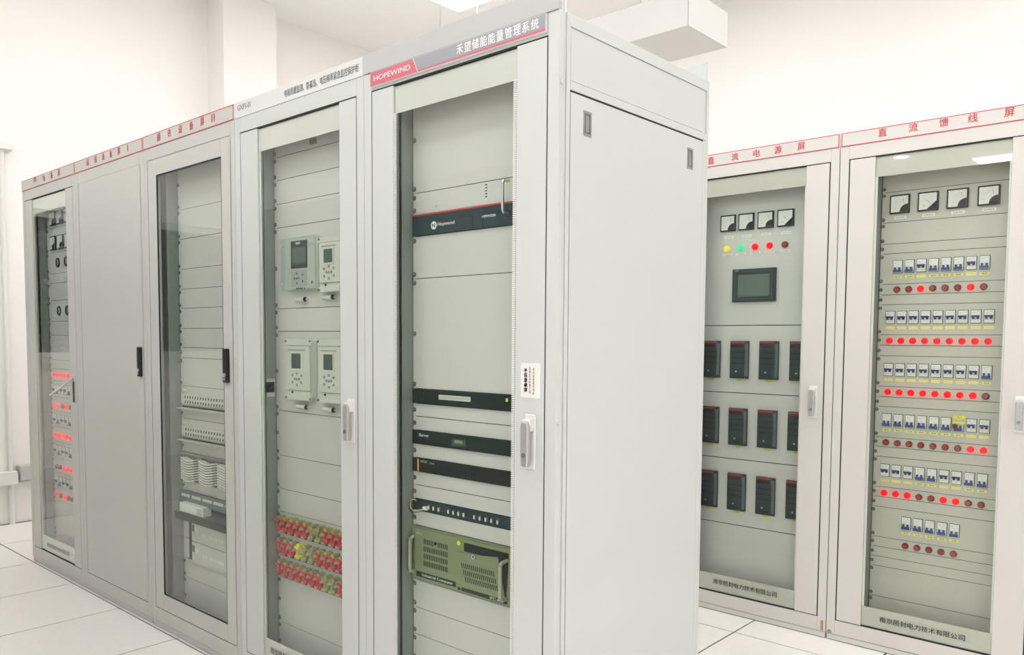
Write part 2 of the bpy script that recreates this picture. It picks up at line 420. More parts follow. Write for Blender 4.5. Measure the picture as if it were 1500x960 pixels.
def glass_door(c, X0, Y0, paint, band, flip=False, seal=False, mi=0.145, mo=0.655):
    d = MB()
    e = 0.0418 if paint is not CABG else 0.0432
    a, b = X0+e, X0+0.8-e; z0, z1 = 0.0978, 2.1395
    d.box(a, X0+mi, Y0, Y0+0.022, z0, z1); d.box(X0+mo, b, Y0, Y0+0.022, z0, z1)
    d.box(X0+mi, X0+mo, Y0+0.010, Y0+0.022, z0, z0+0.02); d.box(X0+mi, X0+mo, Y0+0.010, Y0+0.022, z1-0.02, z1)
    door = d.build('glass_door', paint, c, bevel=0.0015)
    MB().box(X0+mi+0.001, X0+mo-0.001, Y0+0.003, Y0+0.007, z0+0.004, z1-0.004).build('glass_pane', GLASS, door)
    for q0, q1 in ((z0+0.004, 0.186), (2.054, z1-0.004)):
        MB().box(X0+mi+0.001, X0+mo-0.001, Y0+0.0075, Y0+0.0095, q0, q1).build('printed_band', band, door)
    sm = MB()
    for xx in ((X0+mi+0.001, X0+mo-0.013) if seal else ()):
        k = 0; z = 0.19
        while z < 2.05:
            sm.box(xx, xx+0.012, Y0+0.0010, Y0+0.0026, z, z+0.0032); z += 0.0050
    if sm.v:
        o = sm.build('seal_teeth', WHITE, door); o['kind'] = 'stuff'; o['label'] = 'white toothed seal strips along both glass edges'
        MB().box(X0+mi+0.001, X0+mi+0.014, Y0+0.0096, Y0+0.011, 0.186, 2.054).box(X0+mo-0.014, X0+mo-0.001, Y0+0.0096, Y0+0.011, 0.186, 2.054).build('seal_strip', LINER, door)
    else:
        MB().box(X0+mi+0.001, X0+mi+0.010, Y0+0.0085, Y0+0.010, 0.186, 2.054).build('seal_strip', WHITE, door)
        MB().box(X0+mo-0.008, X0+mo-0.001, Y0+0.0085, Y0+0.010, 0.186, 2.054).build('seal_strip', WHITE, door)
    return door

def lever_handle(door, xc, Y0, z0=1.003, z1=1.152):
    h = MB(); h.box(xc-0.019, xc+0.019, Y0-0.004, Y0, z0, z1)
    h.box(xc-0.014, xc+0.014, Y0-0.022, Y0-0.004, z1-0.045, z1-0.012)
    hp = h.build('door_handle', [WHITE, SCREW], door, bevel=0.003)
    l = MB()
    l.prism([(xc-0.011, z0+0.008), (xc+0.011, z0+0.008), (xc+0.013, z0+0.035), (xc+0.014, z1-0.03), (xc+0.010, z1-0.018), (xc-0.010, z1-0.018), (xc-0.014, z1-0.03), (xc-0.013, z0+0.035)], Y0-0.030, Y0-0.014)
    # a lever and a lock belong to the handle mesh set: both are children of the door
    o = l.build('handle_lever', LEVER, door, bevel=0.004)
    MB().cyl((xc, Y0-0.0325, z0+0.040), (xc, Y0-0.028, z0+0.040), 0.007, n=14).build('key_lock', SCREW, door)

def black_handle(door, x0, x1, Y0, z0, z1):
    MB().box(x0, x1, Y0-0.014, Y0, z0, z1).build('door_handle', BLACK, door, bevel=0.004)
    xc = (x0+x1)/2
    MB().cyl((xc+0.001, Y0-0.018, z0+0.030), (xc+0.001, Y0-0.0135, z0+0.030), 0.009, n=16).cyl((xc+0.001, Y0-0.018, z0+0.014), (xc+0.001, Y0-0.0135, z0+0.014), 0.0055, n=12).build('key_lock', CHROME, door)

def header(c, X0, Y0, board=CAB, border=True, z0=2.2, z1=2.26, e=0.002):
    b = MB().box(X0+e, X0+0.8-e, Y0-0.002, Y0+0.012, z0+0.0005, z1).build('name_board', board, c, bevel=0.001)
    if border:
        MB().frame(X0+e+0.002, X0+0.8-e-0.002, z0+0.001, z1-0.001, 0.0035, Y0-0.0026, Y0-0.0021, tz=0.0030).build('board_border', RED, b)
    return b

def panels(c, X0, Y, zs, m, skip=(), x0=0.159, x1=0.641, t=0.002, gap=0.0022, side=None, extra_screw=True):
    """zs descending; returns list of rack panel objects between successive seams"""
    out = []
    for i, (zt, zb) in enumerate(zip(zs, zs[1:])):
        if i in skip: out.append(None); continue
        o = MB().box(X0+x0-0.008, X0+x1+0.008, Y-t, Y, zb+gap/2, zt-gap/2).build('rack_panel', m, c, origin=(X0+0.4, Y, (zt+zb)/2))
        h = zt-zb
        if extra_screw:
            for sz in ([(zt+zb)/2] if h < 0.06 else ([zb+0.014, zt-0.014] if h < 0.16 else [zb+0.014, (zt+zb)/2, zt-0.014])):
                screw(o, X0+x0-0.002, Y-t, sz); screw(o, X0+x1+0.002, Y-t, sz)
        out.append(o)
    return out
def plate(parent, xc, zc, w_, h_, y, m, txt=None, tm=None, name='name_plate', th=0.6):
    o = MB().box(xc-w_/2, xc+w_/2, y-0.0012, y, zc-h_/2, zc+h_/2).build(name, m, parent)
    if txt:
        o2 = text(parent, [(txt, xc-w_*0.36, xc+w_*0.36, zc-h_*th/2, zc+h_*th/2)], y-0.0018, tm or PRINT, 'plate_lettering')
    return o

# ---------------------------------------------------------------- devices shared by several cabinets
LSRC = {}
def lamp(parent, x, y, z, kind, r=0.0125):
    label = {'on': 'lit red lens', 'off': 'unlit dark red lens', 'y': 'yellow lens', 'g': 'lit green lens'}[kind]
    key = (kind, r)
    if key in LSRC:
        o = dup(LSRC[key], parent, (x, y, z)); o['label'] = label; return o
    m_ = MB().cyl((x, y-0.006, z), (x, y, z), r, r*1.04, n=18, m=1).cyl((x, y-0.013, z), (x, y-0.006, z), r*0.72, r*0.84, n=18, m=0)
    mats = {'on': [LAMPON, LAMPON], 'off': [LAMPOFF, LAMPRIM], 'y': [LAMPY, LAMPY], 'g': [LAMPG, LAMPG]}[kind]
    o = m_.build('indicator_lamp', mats, parent, origin=(x, y, z)); o['label'] = label
    LSRC[key] = o; return o

MSRC = {}
def meter(x, z, y, label, kind='quad', size=0.080, group=None):
    """x,z: centre; y: panel surface. built once per kind, copied after"""
    if kind in MSRC: return dup_thing(MSRC[kind], (x, y, z), label, group)
    t = thing('panel_meter', label, 'meter', (x, y, z), group)
    h = size/2
    MB().box(x-h, x+h, y-0.010, y-0.0003, z-h, z+h).build('bezel', BLACK, t, bevel=0.002)
    q = h*0.84
    MB().box(x-q, x+q, y-0.0112, y-0.010, z-q, z+q).build('dial', WHITE, t)
    if kind == 'quad':
        pts = [(x+q, z-q)] ; n = 8; rr = q*0.95
        pts = [(x+q, z-q)] + [(x+q-rr*math.sin(a), z-q+rr*math.cos(a)) for a in [math.pi/2*i/n for i in range(n+1)]]
    else:
        pts = [(x+q, z-q), (x+q, z-q*0.0), (x-q*0.1, z-q)]
    MB().prism(pts[::-1] if kind != 'quad' else pts, y-0.013, y-0.0112).build('corner_cover', BLACK, t)
    cx, cz = (x+q*0.7, z-q*0.7) if kind == 'quad' else (x+0.15*q, z-0.15*q)
    R = q*1.45 if kind == 'quad' else q*0.62
    a = math.radians(102) if kind == 'quad' else math.radians(135)
    r_in = q*0.8 if kind == 'quad' else -q*0.25
    u = Vector((math.cos(a), 0, math.sin(a)))
    p0 = Vector((cx, y-0.0122, cz)) + u*r_in; p1 = Vector((cx, y-0.0122, cz)) + u*R*0.93
    MB().cyl(p0, p1, 0.0007, n=4).build('needle', PRINT, t)
    sm = MB(); n = 9; span = (92, 178) if kind == 'quad' else (-20, 250)
    if kind == 'quad': rs = q*1.52; cx2, cz2 = x+q*0.8, z-q*0.8
    else: rs = q*0.66; cx2, cz2 = x-0.05*q, z+0.08*q
    for i in range(n):
        a = math.radians(span[0] + (span[1]-span[0])*i/(n-1)); u = Vector((math.cos(a), 0, math.sin(a)))
        c0 = Vector((cx2, y-0.0117, cz2))
        sm.cyl(c0+u*rs*0.93, c0+u*rs*1.06, 0.00045, n=3)
    sm.build('scale_marks', PRINTG, t)
    text(t, [('V' if kind == 'quad' else 'A', x-q*0.55, x-q*0.35, z-q*0.6, z-q*0.38)], y-0.0117, PRINTG, 'unit_letter')
    MSRC[kind] = t; return t

BSRC = {}
def breaker(x, z, y, on, label, group):
    key = on
    if key in BSRC: return dup_thing(BSRC[key], (x, y, z), label, group)
    t = thing('circuit_breaker', label, 'circuit breaker', (x, y, z), group)
    w_, h_ = 0.0345, 0.052
    MB().box(x-w_/2-0.0022, x+w_/2+0.0022, y-0.0009, y-0.0002, z-h_/2-0.0022, z+h_/2+0.0022).build('cutout_shadow_gap', DARKGAP, t)
    b = MB().box(x-w_/2, x+w_/2, y-0.006, y-0.0009, z-h_/2, z+h_/2)
    b.box(x-w_/2+0.002, x-0.0006, y-0.0085, y-0.006, z-0.012, z+0.012).box(x+0.0006, x+w_/2-0.002, y-0.0085, y-0.006, z-0.012, z+0.012)
    b.build('body', WHITE, t, bevel=0.0008)
    if on:
        tg = MB().box(x-0.0145, x+0.0145, y-0.017, y-0.0085, z-0.002, z+0.005)
        for s_ in (-1, 1): tg.box(x+s_*0.0085-0.0045, x+s_*0.0085+0.0045, y-0.0135, y-0.0085, z-0.010, z-0.001)
        tg.build('toggle', BLUE, t, bevel=0.0008)
    else:
        tg = MB().box(x-0.0155, x+0.0155, y-0.017, y-0.0085, z-0.024, z-0.0145)
        for s_ in (-1, 1): tg.box(x+s_*0.0085-0.004, x+s_*0.0085+0.004, y-0.0135, y-0.0085, z-0.0145, z-0.003)
        tg.build('toggle', BLUEL, t, bevel=0.0008)
    MB().box(x-0.013, x-0.002, y-0.0064, y-0.006, z+0.016, z+0.0175).box(x+0.003, x+0.013, y-0.0064, y-0.006, z+0.019, z+0.0202).build('printed_marks', PRINTG, t)
    BSRC[key] = t; return t

# ================================================================== A5: nearest cabinet
XA5, XA4, XA3, XA2, XA1 = -0.803, -1.603, -2.402, -3.198, -3.988
c = A5 = cab_shell(-0.800, 0, 'light grey cabinet nearest the camera, red and flare-washed dark name sign, blank side panel', CAB)
d = glass_door(c, -0.800, 0, CAB, BAND, seal=True)
lever_handle(d, -0.086, 0)
hb = MB().box(-0.797, -0.002, -0.004, 0.010, 2.2005, 2.262).build('name_board', HDRGREY, c, bevel=0.001)
MB().box(-0.797, -0.002, 0.776, 0.788, 2.2005, 2.262).build('rear_name_board', CAB, c, bevel=0.001)
sg = MB().box(-0.758, -0.040, -0.007, 0.0, 2.1505, 2.1985).build('name_sign', [HDRWHITE], c, bevel=0.0012)
MB().prism([(-0.756, 2.153), (-0.535, 2.153), (-0.556, 2.1965), (-0.756, 2.1965)], -0.0078, -0.007).build('red_field', SIGNRED, sg)
MB().prism([(-0.519, 2.1585), (-0.042, 2.1605), (-0.042, 2.1965), (-0.552, 2.1965), (-0.534, 2.1585)], -0.0078, -0.007).build('flare_washed_field', SIGNFLARE, sg)
MB().prism([(-0.533, 2.153), (-0.042, 2.153), (-0.042, 2.1602), (-0.519, 2.158), (-0.533, 2.158)], -0.0079, -0.007).build('red_underline', SIGNRED, sg)
text(sg, [('HOPEWIND', -0.738, -0.566, 2.167, 2.1825)], -0.0085, PRINTW, bold=0.02)
text(sg, chars('禾望储能能量管理系统', [-0.354+0.0308*i for i in range(10)], 2.1785, 0.0275, 0.0255), -0.0085, PRINTW, bold=0.025)
# hinge buttons, side panels
MB().cyl((0.0-0.001, 0.012, 1.135), (0.004, 0.012, 1.135), 0.008, n=14).build('hinge_cap', CAB, c)
MB().cyl((0.0-0.001, 0.012, 2.02), (0.004, 0.012, 2.02), 0.008, n=14).build('hinge_cap', CAB, c)
fp = MB()
fp.box(-0.0008, 0.0035, 0.028, 0.042, 0.03, 2.2).box(-0.0008, 0.0035, 0.776, 0.79, 0.03, 2.2).box(-0.0008, 0.0035, 0.042, 0.776, 2.167, 2.2).box(-0.0008, 0.0035, 0.042, 0.776, 2.0065, 2.0290)
fp.build('side_frame', CAB, c, bevel=0.0012)
MB().box(-0.0008, 0.0020, 0.0445, 0.7545, 2.0305, 2.1645).build('upper_side_panel', CAB, c, bevel=0.001)
MB().box(-0.0008, 0.0030, 0.7560, 0.776, 0.10, 2.0055).build('side_post', CAB, c)
sp = MB()
def ring(m_, y0, y1, z0, z1, a0, a1, b0, b1, x0, x1):
    m_.box(x0, x1, y0, a0, z0, z1); m_.box(x0, x1, a1, y1, z0, z1); m_.box(x0, x1, a0, a1, z0, b0); m_.box(x0, x1, a0, a1, b1, z1)
Z0s, Z1s = 0.10, 2.0005
sp.box(-0.0008, 0.0035, 0.0445, 0.1005, Z0s, Z1s).box(-0.0008, 0.0035, 0.1375, 0.6535, Z0s, Z1s).box(-0.0008, 0.0035, 0.6905, 0.7545, Z0s, Z1s)
for a0, a1 in ((0.1005, 0.1375), (0.6535, 0.6905)):
    sp.box(-0.0008, 0.0035, a0, a1, Z0s, 1.899).box(-0.0008, 0.0035, a0, a1, 1.9655, Z1s)
side = sp.build('side_panel', CAB, c)
MB().box(-0.0006, 0.0010, 0.042, 0.756, 2.0002, 2.0067).box(-0.0006, 0.0010, 0.0419, 0.0446, 0.10, 2.0028).box(-0.0006, 0.0008, 0.7543, 0.7562, 0.10, 2.0028).build('panel_shadow_gap', DARKGAP, c)
for a0 in (0.1005, 0.6535):
    l = MB()
    l.box(-0.0008, 0.0042, a0, a0+0.006, 1.899, 1.9655).box(-0.0008, 0.0042, a0+0.031, a0+0.037, 1.899, 1.9655)
    l.box(-0.0008, 0.0042, a0+0.006, a0+0.031, 1.899, 1.906).box(-0.0008, 0.0042, a0+0.006, a0+0.031, 1.9585, 1.9655)
    l.box(-0.0008, 0.0005, a0+0.006, a0+0.031, 1.906, 1.9585)
    l.box(0.0005, 0.0030, a0+0.012, a0+0.027, 1.911, 1.954)
    l.build('panel_latch', LATCH, side)
# door label
lb = MB().box(-0.123, -0.054, -0.001, 0, 1.197, 1.291).build('door_label', WHITE, d)
items = []
text(d, [('设备标识卡', -0.110, -0.100, 1.212, 1.276)], -0.0016, PRINT, 'label_lettering', bold=0.02, rot=True)
text(d, [('运行编号名称维护', -0.093, -0.087, 1.208, 1.280), ('投运日期责任人员', -0.080, -0.074, 1.206, 1.278), ], -0.0016, LAMPRIM, 'label_lettering', rot=True)
YA = 0.08
zsl = [2.150, 1.816, 1.748, 1.680, 1.546, 1.194, 1.146, 1.104, 1.060, 1.015, 0.970, 0.925, 0.881, 0.836, 0.797, 0.748, 0.567, 0.475, 0.385, 0.295, 0.20, 0.07]
P5 = panels(c, -0.800, YA, zsl, PANEL, skip=(2, 5, 8, 10, 13, 15))
text(P5[1], [('A1', -0.548, -0.536, 1.762, 1.772)], YA-0.0026, PRINTG)

def chassis(name, label, cat, z0, z1, m, depth=0.45, proud=0.010, X0=-0.800, ear=True, x0=0.157, x1=0.580+0.061, y=YA):
    t = thing(name, label, cat, (X0+0.4, y+0.2, (z0+z1)/2))
    e = 0.001
    MB().box(X0+x0, X0+x1, y-proud, y-0.0004, z0+e, z1-e).build('front_panel', m, t, bevel=0.001)
    MB().box(X0+0.18, X0+0.62, y-0.0004, y+0.045, z0+0.002, z1-0.002).build('chassis', m, t)
    if ear:
        for q in (X0+0.149, X0+0.641):
            MB().box(q, q+0.010, y-0.0045, y-0.0025, z0+e, z1-e).build('mounting_ear', m, t)
    return t
F = YA-0.010
t = chassis('rack_server', 'dark blue-grey server with a red top edge, high in the nearest cabinet', 'server', 1.680, 1.748, DARKBLUE)
MB().box(-0.641, -0.160, F-0.0012, F, 1.7425, 1.7468).build('red_stripe', RED, t)
MB().box(-0.641, -0.375, F-0.0010, F, 1.7205, 1.7222).box(-0.3765, -0.375, F-0.001, F, 1.684, 1.7222).build('door_seam', BLACK, t)
MB().box(-0.335, -0.160, F-0.0010, F, 1.7205, 1.7222).box(-0.335, -0.3335, F-0.001, F, 1.684, 1.7222).build('door_seam', BLACK, t)
lg = MB(); lg.cyl((-0.5440, F-0.0012, 1.7065), (-0.5440, F, 1.7065), 0.0125, n=24); lg.build('round_emblem', PRINTW, t)
text(t, [('N', -0.5505, -0.5375, 1.7005, 1.7125)], F-0.0018, DARKBLUE, bold=0.06)
text(t, [('Hopewind', -0.526, -0.453, 1.700, 1.714)], F-0.001, PRINTW, bold=0.01)
text(t, [('HPPM200', -0.337, -0.283, 1.7095, 1.7170)], F-0.0015, PRINTW, bold=0.02)
# bright bar handle near the right edge with a small yellow tag
hs = MB().tube([(-0.2335, F, 1.712), (-0.2335, F-0.022, 1.714), (-0.2335, F-0.026, 1.722), (-0.2335, F-0.026, 1.795), (-0.2335, F-0.022, 1.803), (-0.2335, F, 1.805)], 0.0045, n=8)
hs.build('bar_handle', CHROME, t)
MB().box(-0.262, -0.248, YA-0.0032, YA-0.0021, 1.798, 1.808).build('name_plate', YELLOWV, P5[1])
text(P5[1], [('IIIII', -0.333, -0.325, 1.770, 1.808)], YA-0.0026, PRINT, 'plate_lettering', rot=True)

t = chassis('rack_server', 'black server with a long pale card slot, below the large blank panel', 'server', 1.147, 1.1935, BLACKM)
MB().box(-0.520, -0.382, F-0.0025, F, 1.165, 1.180).build('slot_plate', OFFW, t, bevel=0.001)
MB().box(-0.516, -0.386, F-0.0032, F-0.0025, 1.169, 1.1765).build('slot_opening', PIPEG, t)
MB().box(-0.239, -0.231, F-0.002, F, 1.174, 1.184).build('status_tag', YELLOWV, t)
MB().frame(-0.612, -0.592, 1.158, 1.184, 0.0015, F-0.001, F).build('front_recess', SLATE, t)
t = chassis('rack_server', 'black server with a small dark green display, second black unit of the nearest cabinet', 'server', 1.0145, 1.0605, BLACKM)
MB().box(-0.461, -0.400, F-0.002, F, 1.0265, 1.0475).build('display', LCD, t)
MB().box(-0.450, -0.414, F-0.0026, F-0.002, 1.0345, 1.0435).build('display_segment', IPCG, t)
text(t, [('iServer', -0.612, -0.566, 1.0415, 1.0510)], F-0.001, PRINTW, bold=0.02)
t = chassis('network_switch', 'black switch with a yellow vertical stripe at its left, above the fibre panel', 'network switch', 0.9255, 0.9700, BLACK)
MB().box(-0.6205, -0.6140, F-0.001, F, 0.9275, 0.9685).build('yellow_stripe', mat('amber_stripe', (0.75, 0.48, 0.12), 0.5), t)
text(t, [('NET-207', -0.604, -0.574, 0.9580, 0.9650), ('G-L2', -0.562, -0.540, 0.957, 0.962)], F-0.001, PRINTW)
pb = MB()
for i in range(10): pb.box(-0.49+i*0.013, -0.480+i*0.013, F-0.0008, F, 0.938, 0.947)
pb.build('port_row', BLACKM, t)

t = chassis('fibre_patch_panel', 'dark blue fibre panel with pale couplers and a cream cable loop', 'patch panel', 0.797, 0.8355, DARKBLUE, proud=0.004)
F2 = YA-0.004
for k, x in enumerate([-0.565, -0.543, -0.5195, -0.4755, -0.4535, -0.4310, -0.4085, -0.3635, -0.340, -0.3165, -0.293, -0.268]):
    if k == 0: cp0 = MB().box(x-0.0042, x+0.0042, F2-0.008, F2, 0.808, 0.824).build('fibre_coupler', [SLATE2], t, origin=(x, F2, 0.816)); w0 = MB().box(x-0.0025, x+0.0025, F2-0.0105, F2-0.008, 0.811, 0.8215).build('coupler_cap', WHITE, t, origin=(x, F2, 0.816))
    else: dup(cp0, t, (x, F2, 0.816)); dup(w0, t, (x, F2, 0.816))
cb = thing('patch_cable', 'thin cream and black cable looping out of the left end of the fibre panel', 'cable', (-0.63, 0.06, 0.815))
for k, (mm, dz) in enumerate(((CREAM, 0), (CREAM, 0.003), (BLACK, -0.003))):
    pts = []
    for i in range(13):
        a = math.radians(60 + 235*i/12); pts.append((-0.622+0.020*math.cos(a), 0.058-0.003*k, 0.8165+dz+0.0185*math.sin(a)))
    pts += [(-0.600, 0.060, 0.802+dz), (-0.583, 0.066, 0.808+dz), (-0.572, 0.074, 0.811+dz)]
    MB().tube(pts, 0.0011, n=5).build('strand', mm, cb)
MB().box(-0.590, -0.572, 0.064, 0.0755, 0.806, 0.817).build('plug', WHITE, cb)

# industrial computer
t = thing('industrial_computer', 'olive green industrial computer with slotted grilles at the bottom of the nearest cabinet', 'computer', (-0.40, 0.2, 0.657))
Fi = YA-0.014
MB().box(-0.6515, -0.1485, YA-0.005, YA-0.0004, 0.568, 0.747).build('front_flange', IPCG, t, bevel=0.001)
MB().box(-0.632, -0.170, Fi, YA-0.005, 0.573, 0.742).build('front_panel', IPCG, t, bevel=0.002)
MB().box(-0.62, -0.18, YA-0.0004, YA+0.045, 0.570, 0.745).build('chassis', IPCD, t)
gr = MB()
for r_ in range(4):
    z = 0.7115-0.0237*r_
    for k in range(14):
        if r_ == 0 and k in (6, 7): continue
        x = -0.586+0.0081*k; gr.box(x, x+0.0036, Fi-0.0006, Fi, z-0.0165, z)
gr.build('left_grille', BLACK, t)
MB().cyl((-0.531, Fi-0.003, 0.706), (-0.531, Fi, 0.706), 0.005, n=12).build('grille_knob', BLACK, t)
gr = MB()
for r_ in range(3):
    z = 0.668-0.0205*r_; xs = -0.414+0.0075*r_
    for k in range(17):
        x = xs+0.0082*k; gr.add([(x, Fi-0.0027, z), (x+0.004, Fi-0.0027, z), (x+0.0075, Fi-0.0027, z-0.0155), (x+0.0035, Fi-0.0027, z-0.0155)], [(0, 3, 2, 1)])
gr.build('right_grille', BLACK, t)
MB().prism([(-0.430, 0.585), (-0.232, 0.592), (-0.262, 0.713), (-0.360, 0.702), (-0.430, 0.700)], Fi-0.0025, Fi).build('drive_door', IPCG, t)
MB().box(-0.404, -0.222, Fi-0.0008, Fi, 0.7055, 0.7315).build('drive_bay', BLACK, t)
MB().prism([(-0.262, 0.713), (-0.240, 0.592), (-0.230, 0.592), (-0.222, 0.713)], Fi-0.001, Fi).build('drive_gap', BLACK, t)
MB().cyl((-0.3585, Fi-0.008, 0.697), (-0.3585, Fi-0.0025, 0.697), 0.0085, n=16).build('key_lock', CHROME, t)
MB().cyl((-0.3585, Fi-0.0084, 0.697), (-0.3585, Fi-0.0079, 0.697), 0.003, n=8).build('key_slot', BLACK, t)
MB().cyl((-0.4275, Fi-0.001, 0.7260), (-0.4275, Fi, 0.7260), 0.0075, n=14).build('round_sticker', YELLOWV, t)
MB().box(-0.6215, -0.4395, Fi-0.0010, Fi, 0.5845, 0.6015).build('left_nameplate', BLACK, t)
MB().box(-0.412, -0.228, Fi-0.0034, Fi, 0.5805, 0.5915).build('right_nameplate', BLACK, t)
text(t, [('Industrial Computer', -0.592, -0.452, 0.5870, 0.5985)], Fi-0.0016, PRINTW, bold=0.01)
text(t, [('IPC-610', -0.292, -0.238, 0.5820, 0.5900)], Fi-0.0040, PRINTW, bold=0.01)
text(t, [('IPC', -0.622, -0.595, 0.722, 0.730)], Fi-0.0006, OFFW)
MB().cyl((-0.424, Fi-0.002, 0.619), (-0.424, Fi, 0.619), 0.003, n=8).cyl((-0.424, Fi-0.002, 0.612), (-0.424, Fi, 0.612), 0.002, n=8).cyl((-0.424, Fi-0.003, 0.585), (-0.424, Fi, 0.585), 0.006, n=10).build('front_ports', BLACK, t)
for x, pr in ((-0.640, 0.012), (-0.2275, 0.030)):
    MB().tube([(x, Fi+0.006, 0.594), (x, Fi-pr+0.004, 0.598), (x, Fi-pr, 0.606), (x, Fi-pr, 0.698), (x, Fi-pr+0.004, 0.706), (x, Fi+0.006, 0.710)], 0.0060, n=10).build('carry_handle', OLIVEH, t)

# ================================================================== A4: relay cabinet
c = A4 = cab_shell(-1.600, 0, 'light grey glass-door cabinet with relays and red link switches, left of the nearest cabinet', CAB)
d = glass_door(c, -1.600, 0, CAB, BAND, mi=0.160, mo=0.668)
lever_handle(d, -0.871, 0)
nb = header(c, -1.600, 0, HDRWHITE, border=False)
text(nb, [('GNPS-01', -1.572, -1.478, 2.226, 2.247)], -0.0026, PRINTD)
text(nb, [('电能质量监测、防孤岛、电压频率紧急监控保护柜', -1.250, -0.822, 2.217, 2.243)], -0.0026, PRINTD, bold=0.008)
text(d, chars('南京邑封电力技术有限公司', [-1.379+0.0281*i for i in range(12)], 0.148, 0.024), 0.0023, PRINT, bold=0.012)
z4 = [2.150, 2.043, 1.955, 1.865, 1.775, 1.466, 1.379, 1.071, 0.896, 0.765, 0.675, 0.589, 0.500, 0.413, 0.231, 0.07]
P4 = panels(c, -1.600, YA, z4, PANEL)
MB().box(-1.20, -1.17, YA-0.012, YA-0.002, 2.055, 2.075).build('panel_catch', SCREW, P4[0])
# inner door lock on the side liner
MB().box(-1.4525, -1.4500, 0.036, 0.072, 1.125, 1.195).build('inner_latch_plate', PANEL, c)
MB().box(-1.4498, -1.4440, 0.030, 0.066, 1.142, 1.182).build('inner_latch', BLACKM, c)
MB().cyl((-1.444, 0.048, 1.162), (-1.418, 0.040, 1.162), 0.008, 0.006, n=10).build('inner_latch_knob', BLACK, c)

t = thing('protection_relay', 'grey relay behind a clear cover with a tall dark screen, top left of its panel', 'relay', (-1.252, YA, 1.626))
MB().box(-1.362, -1.146, YA-0.016, YA-0.0022, 1.532, 1.722).build('relay_body', RELAY, t, bevel=0.002)
MB().box(-1.325, -1.160, YA-0.020, YA-0.016, 1.536, 1.718).build('front_face', RELAY, t)
MB().box(-1.312, -1.208, YA-0.0215, YA-0.020, 1.612, 1.713).build('screen_bezel', SLATE, t)
MB().box(-1.303, -1.217, YA-0.0222, YA-0.0215, 1.630, 1.690).build('screen', LCD2, t)
MB().box(-1.280, -1.252, YA-0.0225, YA-0.0215, 1.700, 1.708).build('screen_label', OFFW, t)
MB().box(-1.312, -1.212, YA-0.0208, YA-0.020, 1.545, 1.604).build('key_area', PIPEG, t)
kp = MB()
for dx, dz in ((0, 0), (0.014, 0), (-0.014, 0), (0, 0.018), (0, -0.018), (0.038, 0.012), (0.038, -0.012)):
    kp.box(-1.275+dx-0.0035, -1.275+dx+0.0035, YA-0.0222, YA-0.0208, 1.575+dz-0.0035, 1.575+dz+0.0035)
kp.build('keypad', SLATE2, t)
MB().box(-1.362, -1.140, YA-0.0345, YA-0.0325, 1.530, 1.724).build('clear_cover', CLEAR, t)
MB().box(-1.362, -1.140, YA-0.0325, YA-0.0165, 1.530, 1.532).box(-1.362, -1.140, YA-0.0325, YA-0.0165, 1.722, 1.724).box(-1.362, -1.360, YA-0.0325, YA-0.0165, 1.532, 1.722).box(-1.142, -1.140, YA-0.0325, YA-0.0165, 1.532, 1.722).build('cover_rim', CLEAR, t)
for x in (-1.349, -1.158):
    for z in (1.556, 1.696):
        MB().cyl((x, YA-0.0400, z), (x, YA-0.0345, z), 0.0055, n=10).build('cover_screw', CHROME, t)
text(t, [('●●●● ▲', -1.260, -1.200, 1.5325, 1.5395)], YA-0.0351, PRINT)['kind'] = 'stuff'

RSRC = None
def relay(x0, x1, z0, z1, label):
    """grey bay relay: outer flanges, screen, keypad of nine keys"""
    t = thing('bay_relay', label, 'relay', ((x0+x1)/2, YA, (z0+z1)/2), 'small bay relays')
    y = YA-0.030; h = z1-z0; w_ = x1-x0
    MB().box(x0+0.004, x1-0.002, y+0.006, YA-0.0022, z0+0.010, z1-0.008).build('relay_body', RELAY, t, bevel=0.001)
    MB().box(x0, x1, y, y+0.006, z0, z0+h*0.09).box(x0, x1, y, y+0.006, z1-h*0.105, z1).build('flange', RELAY, t, bevel=0.001)
    MB().box(x0+0.012, x1-0.004, y-0.004, y+0.006, z0+h*0.165, z1-h*0.115).build('front_face', RELAY, t, bevel=0.0015)
    MB().box(x0+0.008, x1-0.008, y+0.001, y+0.006, z0+h*0.09, z0+h*0.155).build('terminal_strip', OFFW, t)
    MB().cyl((x0+0.045, y-0.001, z0+h*0.125), (x0+0.045, y+0.001, z0+h*0.125), 0.0045, n=10).build('indicator', BLACK, t)
    sx0 = x0+w_*0.30; sx1 = x0+w_*0.66; sz0 = z0+h*0.52; sz1 = z0+h*0.765
    MB().frame(sx0-0.006, sx1+0.006, sz0-0.006, sz1+0.006, 0.006, y-0.0065, y-0.004).build('screen_bezel', OFFW, t)
    MB().box(sx0, sx1, y-0.0058, y-0.004, sz0, sz1).build('screen', LCD, t)
    xc = x0+w_*0.49; zc = z0+h*0.345
    b0 = None
    for dx, dz in ((0,0),(0.014,0.001),(-0.014,0.001),(0,0.021),(0,-0.021),(0.028,0.014),(0.028,-0.012),(-0.028,0.014),(-0.028,-0.012)):
        if b0 is None: b0 = MB().cyl((xc, y-0.0062, zc), (xc, y-0.004, zc), 0.0050, n=10).build('key', PRINTG, t, origin=(xc, y, zc))
        else: dup(b0, t, (xc+dx, y, zc+dz))
    for x in (x0+0.006, x1-0.006):
        for z in (z0+0.008, z1-0.008): MB().cyl((x, y-0.004, z), (x, y, z), 0.0038, 0.0046, n=8).build('screw', SCREW, t)
    MB().box(x0+0.025, x1-0.030, y-0.0045, y-0.004, z1-h*0.19, z1-h*0.17).build('face_print', PRINTG, t)
    return t
relay(-1.128, -0.985, 1.518, 1.714, 'small grey relay with a green screen, right of the clear-covered relay')
relay(-1.343, -1.176, 1.122, 1.350, 'grey relay with a dark green screen, left one of the lower pair')
